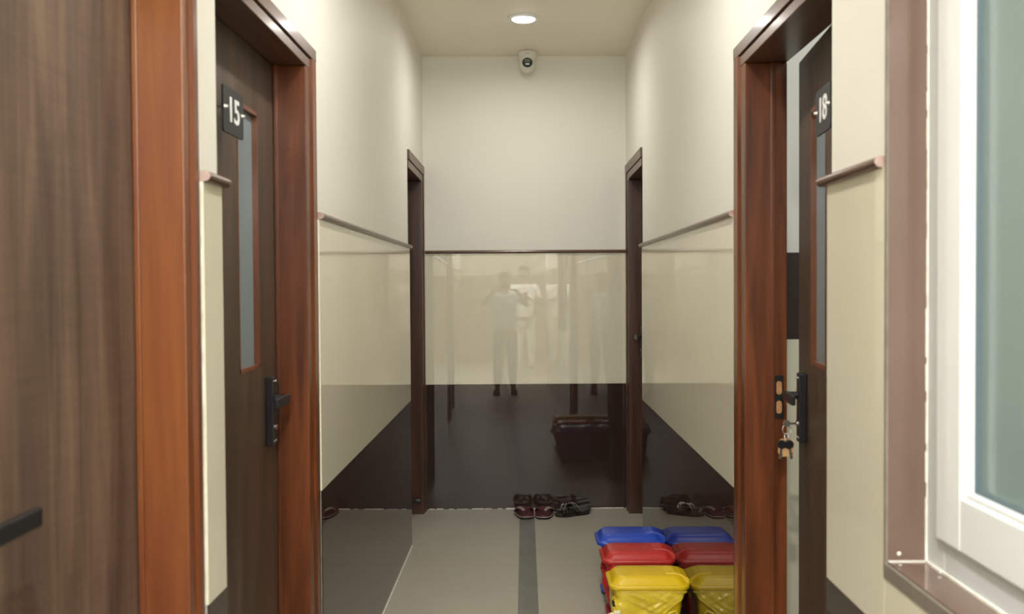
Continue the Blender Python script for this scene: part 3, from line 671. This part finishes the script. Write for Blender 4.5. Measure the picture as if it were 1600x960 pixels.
# ------------------------------------------------------------------ two people behind the viewpoint, seen mirrored in the tiles
def skin(name, nodes, edges, m, parent, root, sub=2):
    names = list(nodes); idx = {k: i for i, k in enumerate(names)}
    bm = bmesh.new(); ly = bm.verts.layers.skin.verify(); V = {}
    for k in names:
        V[k] = bm.verts.new(nodes[k][0]); r_ = nodes[k][1]; V[k][ly].radius = r_ if isinstance(r_, tuple) else (r_, r_); V[k][ly].use_root = (k == root)
    for a, b in edges: bm.edges.new((V[a], V[b]))
    me = bpy.data.meshes.new(name); bm.to_mesh(me); bm.free(); me.materials.append(m)
    o = bpy.data.objects.new(name, me); C.objects.link(o); o.parent = parent
    md = o.modifiers.new('skin', 'SKIN'); md.use_smooth_shade = True
    s_ = o.modifiers.new('sub', 'SUBSURF'); s_.levels = sub; s_.render_levels = sub
    return o
def person(loc, rz, H, label, shirtc, trouc, shoec, pose, hairc=(.012, .010, .009)):
    """faces +y; pose gives elbow and hand points for the right (x>0) and left arm"""
    t = thing('person', label, 'person', loc, rz)
    k = H/1.72
    S = lambda x, y, z: (x*k, y*k, z*k)
    SK = skinm('skin_tone', (.34, .17, .10))
    nd = {'pel': (S(0, 0, .93), .10*k), 'wst': (S(0, 0, 1.06), .10*k), 'chs': (S(0, .01, 1.28), (.12*k, .10*k)), 'nk0': (S(0, -.005, 1.42), .055*k), 'nk1': (S(0, .0, 1.49), .050*k), 'jaw': (S(0, .025, 1.545), .058*k), 'hd': (S(0, .012, 1.62), .083*k), 'top': (S(0, .0, 1.675), .062*k)}
    ed = [('pel', 'wst'), ('wst', 'chs'), ('chs', 'nk0'), ('nk0', 'nk1'), ('nk1', 'jaw'), ('jaw', 'hd'), ('hd', 'top')]
    for s_, nm in ((1, 'r'), (-1, 'l')):
        el, ha, hd = pose[nm]
        nd.update({'hip'+nm: (S(s_*.085, 0, .90), .085*k), 'kn'+nm: (S(s_*.10, .015, .49), .055*k), 'an'+nm: (S(s_*.11, -.01, .09), .036*k), 'ft'+nm: (S(s_*.125, .13, .04), .032*k),
                   'sh'+nm: (S(s_*.175, 0, 1.385), .052*k), 'el'+nm: (S(*el), .040*k), 'wr'+nm: (S(*ha), .026*k)})
        ed += [('pel', 'hip'+nm), ('hip'+nm, 'kn'+nm), ('kn'+nm, 'an'+nm), ('an'+nm, 'ft'+nm), ('chs', 'sh'+nm), ('sh'+nm, 'el'+nm), ('el'+nm, 'wr'+nm)]
        W_ = Vector(ha); d = Vector(hd).normalized(); side = d.cross(Vector((0, 0, 1))).normalized() if abs(d.z) < .9 else Vector((1, 0, 0)); nrm = side.cross(d)
        pc = W_+d*.06; nd['pm'+nm] = (S(*pc), (.034*k, .020*k)); ed.append(('wr'+nm, 'pm'+nm))
        for q, (off, ln) in enumerate(((-.028, .070), (-.010, .080), (.010, .075), (.027, .060))):
            b0 = pc+d*.030+side*off; b1 = b0+d*ln*.5+nrm*.004; b2 = b0+d*ln*.85-nrm*.018
            nd[f'f{q}{nm}'] = (S(*b0), .010*k); nd[f'g{q}{nm}'] = (S(*b1), .009*k); nd[f'h{q}{nm}'] = (S(*b2), .0075*k)
            ed += [('pm'+nm, f'f{q}{nm}'), (f'f{q}{nm}', f'g{q}{nm}'), (f'g{q}{nm}', f'h{q}{nm}')]
        b0 = W_+d*.035-side*s_*.03; b1 = b0+d*.035-side*s_*.020-nrm*.01
        nd['t0'+nm] = (S(*b0), .012*k); nd['t1'+nm] = (S(*b1), .009*k); ed += [('wr'+nm, 't0'+nm), ('t0'+nm, 't1'+nm)]
    body = skin('body', nd, ed, SK, t, 'pel', 1)
    nd2 = {'a': (S(0, 0, .90), (.165*k, .115*k)), 'b': (S(0, 0, 1.05), (.155*k, .112*k)), 'c': (S(0, .01, 1.27), (.175*k, .122*k)), 'd': (S(0, -.005, 1.39), (.115*k, .085*k))}
    ed2 = [('a', 'b'), ('b', 'c'), ('c', 'd')]
    for s_, nm in ((1, 'r'), (-1, 'l')):
        el = Vector(pose[nm][0]); sh = Vector((s_*.175, 0, 1.385)); mid = sh.lerp(el, .75)
        nd2['s'+nm] = (S(*sh), .070*k); nd2['m'+nm] = (S(*mid), .064*k); ed2 += [('c', 's'+nm), ('s'+nm, 'm'+nm)]
    skin('shirt', nd2, ed2, mat('shirt_cloth', shirtc, .8), t, 'b')
    nd3 = {'p': (S(0, 0, .93), (.158*k, .112*k))}; ed3 = []
    for s_, nm in ((1, 'r'), (-1, 'l')):
        nd3.update({'h'+nm: (S(s_*.088, 0, .84), .098*k), 'k'+nm: (S(s_*.10, .012, .49), .075*k), 'a'+nm: (S(s_*.11, -.01, .10), .062*k)}); ed3 += [('p', 'h'+nm), ('h'+nm, 'k'+nm), ('k'+nm, 'a'+nm)]
        bm = bmesh.new(); loft(bm, [[(x_+s_*.122*k, y_+.06*k, z_) for x_, y_ in bulge(outline(.27, .10), kk)] for z_, kk in ((0, .97), (.02, 1.0), (.045, .92), (.075, .6))])
        obj('shoe', bm, mat('shoe_leather', shoec, .4), t, smooth='auto', wcoords=False)
    skin('trousers', nd3, ed3, mat('trouser_cloth', trouc, .85), t, 'p')
    # hair cap, ears, nose, eyes, mouth
    bm = bmesh.new(); bmesh.ops.create_uvsphere(bm, u_segments=24, v_segments=16, radius=1, matrix=Matrix.Translation(S(0, -.010, 1.640)) @ Matrix.Diagonal((.092*k, .104*k, .098*k, 1)))
    bmesh.ops.delete(bm, geom=[v for v in bm.verts if v.co.z < (1.60*k if v.co.y < 0 else 1.665*k)], context='VERTS'); hr = obj('hair', bm, mat('black_hair', hairc, .6), t, smooth=True, wcoords=False)
    hr.modifiers.new('s', 'SOLIDIFY').thickness = .012
    bm = bmesh.new()
    for s_ in (1, -1): bmesh.ops.create_uvsphere(bm, u_segments=12, v_segments=8, radius=1, matrix=Matrix.Translation(S(s_*.084, .005, 1.605)) @ Matrix.Diagonal((.010*k, .018*k, .030*k, 1)))
    pieces('ear', bm, SK, t, smooth=True, wcoords=False); bm = bmesh.new()
    bmesh.ops.create_uvsphere(bm, u_segments=12, v_segments=8, radius=1, matrix=Matrix.Translation(S(0, .098, 1.590)) @ Matrix.Diagonal((.013*k, .020*k, .026*k, 1)))
    obj('nose', bm, SK, t, smooth=True, wcoords=False)
    bm = bmesh.new()
    for s_ in (1, -1): bmesh.ops.create_uvsphere(bm, u_segments=12, v_segments=8, radius=1, matrix=Matrix.Translation(S(s_*.032, .082, 1.622)) @ Matrix.Diagonal((.014*k, .010*k, .008*k, 1)))
    pieces('eye', bm, M['soleblack'], t, smooth=True, wcoords=False)
    bm = bmesh.new(); bmesh.ops.create_uvsphere(bm, u_segments=12, v_segments=8, radius=1, matrix=Matrix.Translation(S(0, .078, 1.552)) @ Matrix.Diagonal((.024*k, .010*k, .007*k, 1)))
    obj('mouth', bm, mat('lips', (.28, .10, .08), .5), t, smooth=True, wcoords=False)
    return t
person((.0, -.42, 0), 0, 1.62, 'person in pale blue shirt and dark trousers raising a camera', (.45, .55, .68), (.03, .028, .03), (.02, .016, .014),
       {'r': ((.33, .10, 1.24), (.165, .20, 1.46), (-.45, .35, .10)), 'l': ((-.33, .10, 1.24), (-.165, .20, 1.46), (.45, .35, .10))})
pc = thing('photo_camera', 'black camera held up at eye level by the person in blue', 'camera', (0, -.125, 1.385))
obj('camera_body', boxes((-.065, .065, -.035, .02, 0, .085)), 'black', pc, bevel=.006, wcoords=False)
obj('viewfinder_hump', boxes((-.022, .022, -.035, .015, .085, .108)), 'black', pc, bevel=.004, wcoords=False)
bm = bmesh.new(); cyl(bm, (0, .02, .044), (0, .095, .044), .034, .038, n=28); obj('lens_barrel', bm, 'black', pc, smooth='auto', wcoords=False)
person((.37, -3.15, 0), 0, 1.76, 'person in white shirt and white trousers holding a phone', (.80, .80, .78), (.78, .77, .74), (.55, .53, .5),
       {'r': ((.27, .02, 1.12), (.07, .27, 1.20), (-.35, .3, .25)), 'l': ((-.27, .02, 1.12), (-.07, .27, 1.20), (.35, .3, .25))})
ph = thing('phone', 'black phone held in both hands by the person in white', 'phone', (.37, -2.80, 1.26))
bm = bmesh.new(); loft(bm, [[(a, y_, b) for a, b, _ in rrect(0, 0, .036, .078, .01, 0)] for y_ in (-.004, .004)]); obj('phone_case', bm, 'black', ph, wcoords=False)
bm = bmesh.new(); loft(bm, [[(a, y_, b) for a, b, _ in rrect(0, 0, .032, .072, .008, 0)] for y_ in (-.0048, -.004)]); obj('phone_screen', bm, 'camface', ph, wcoords=False)
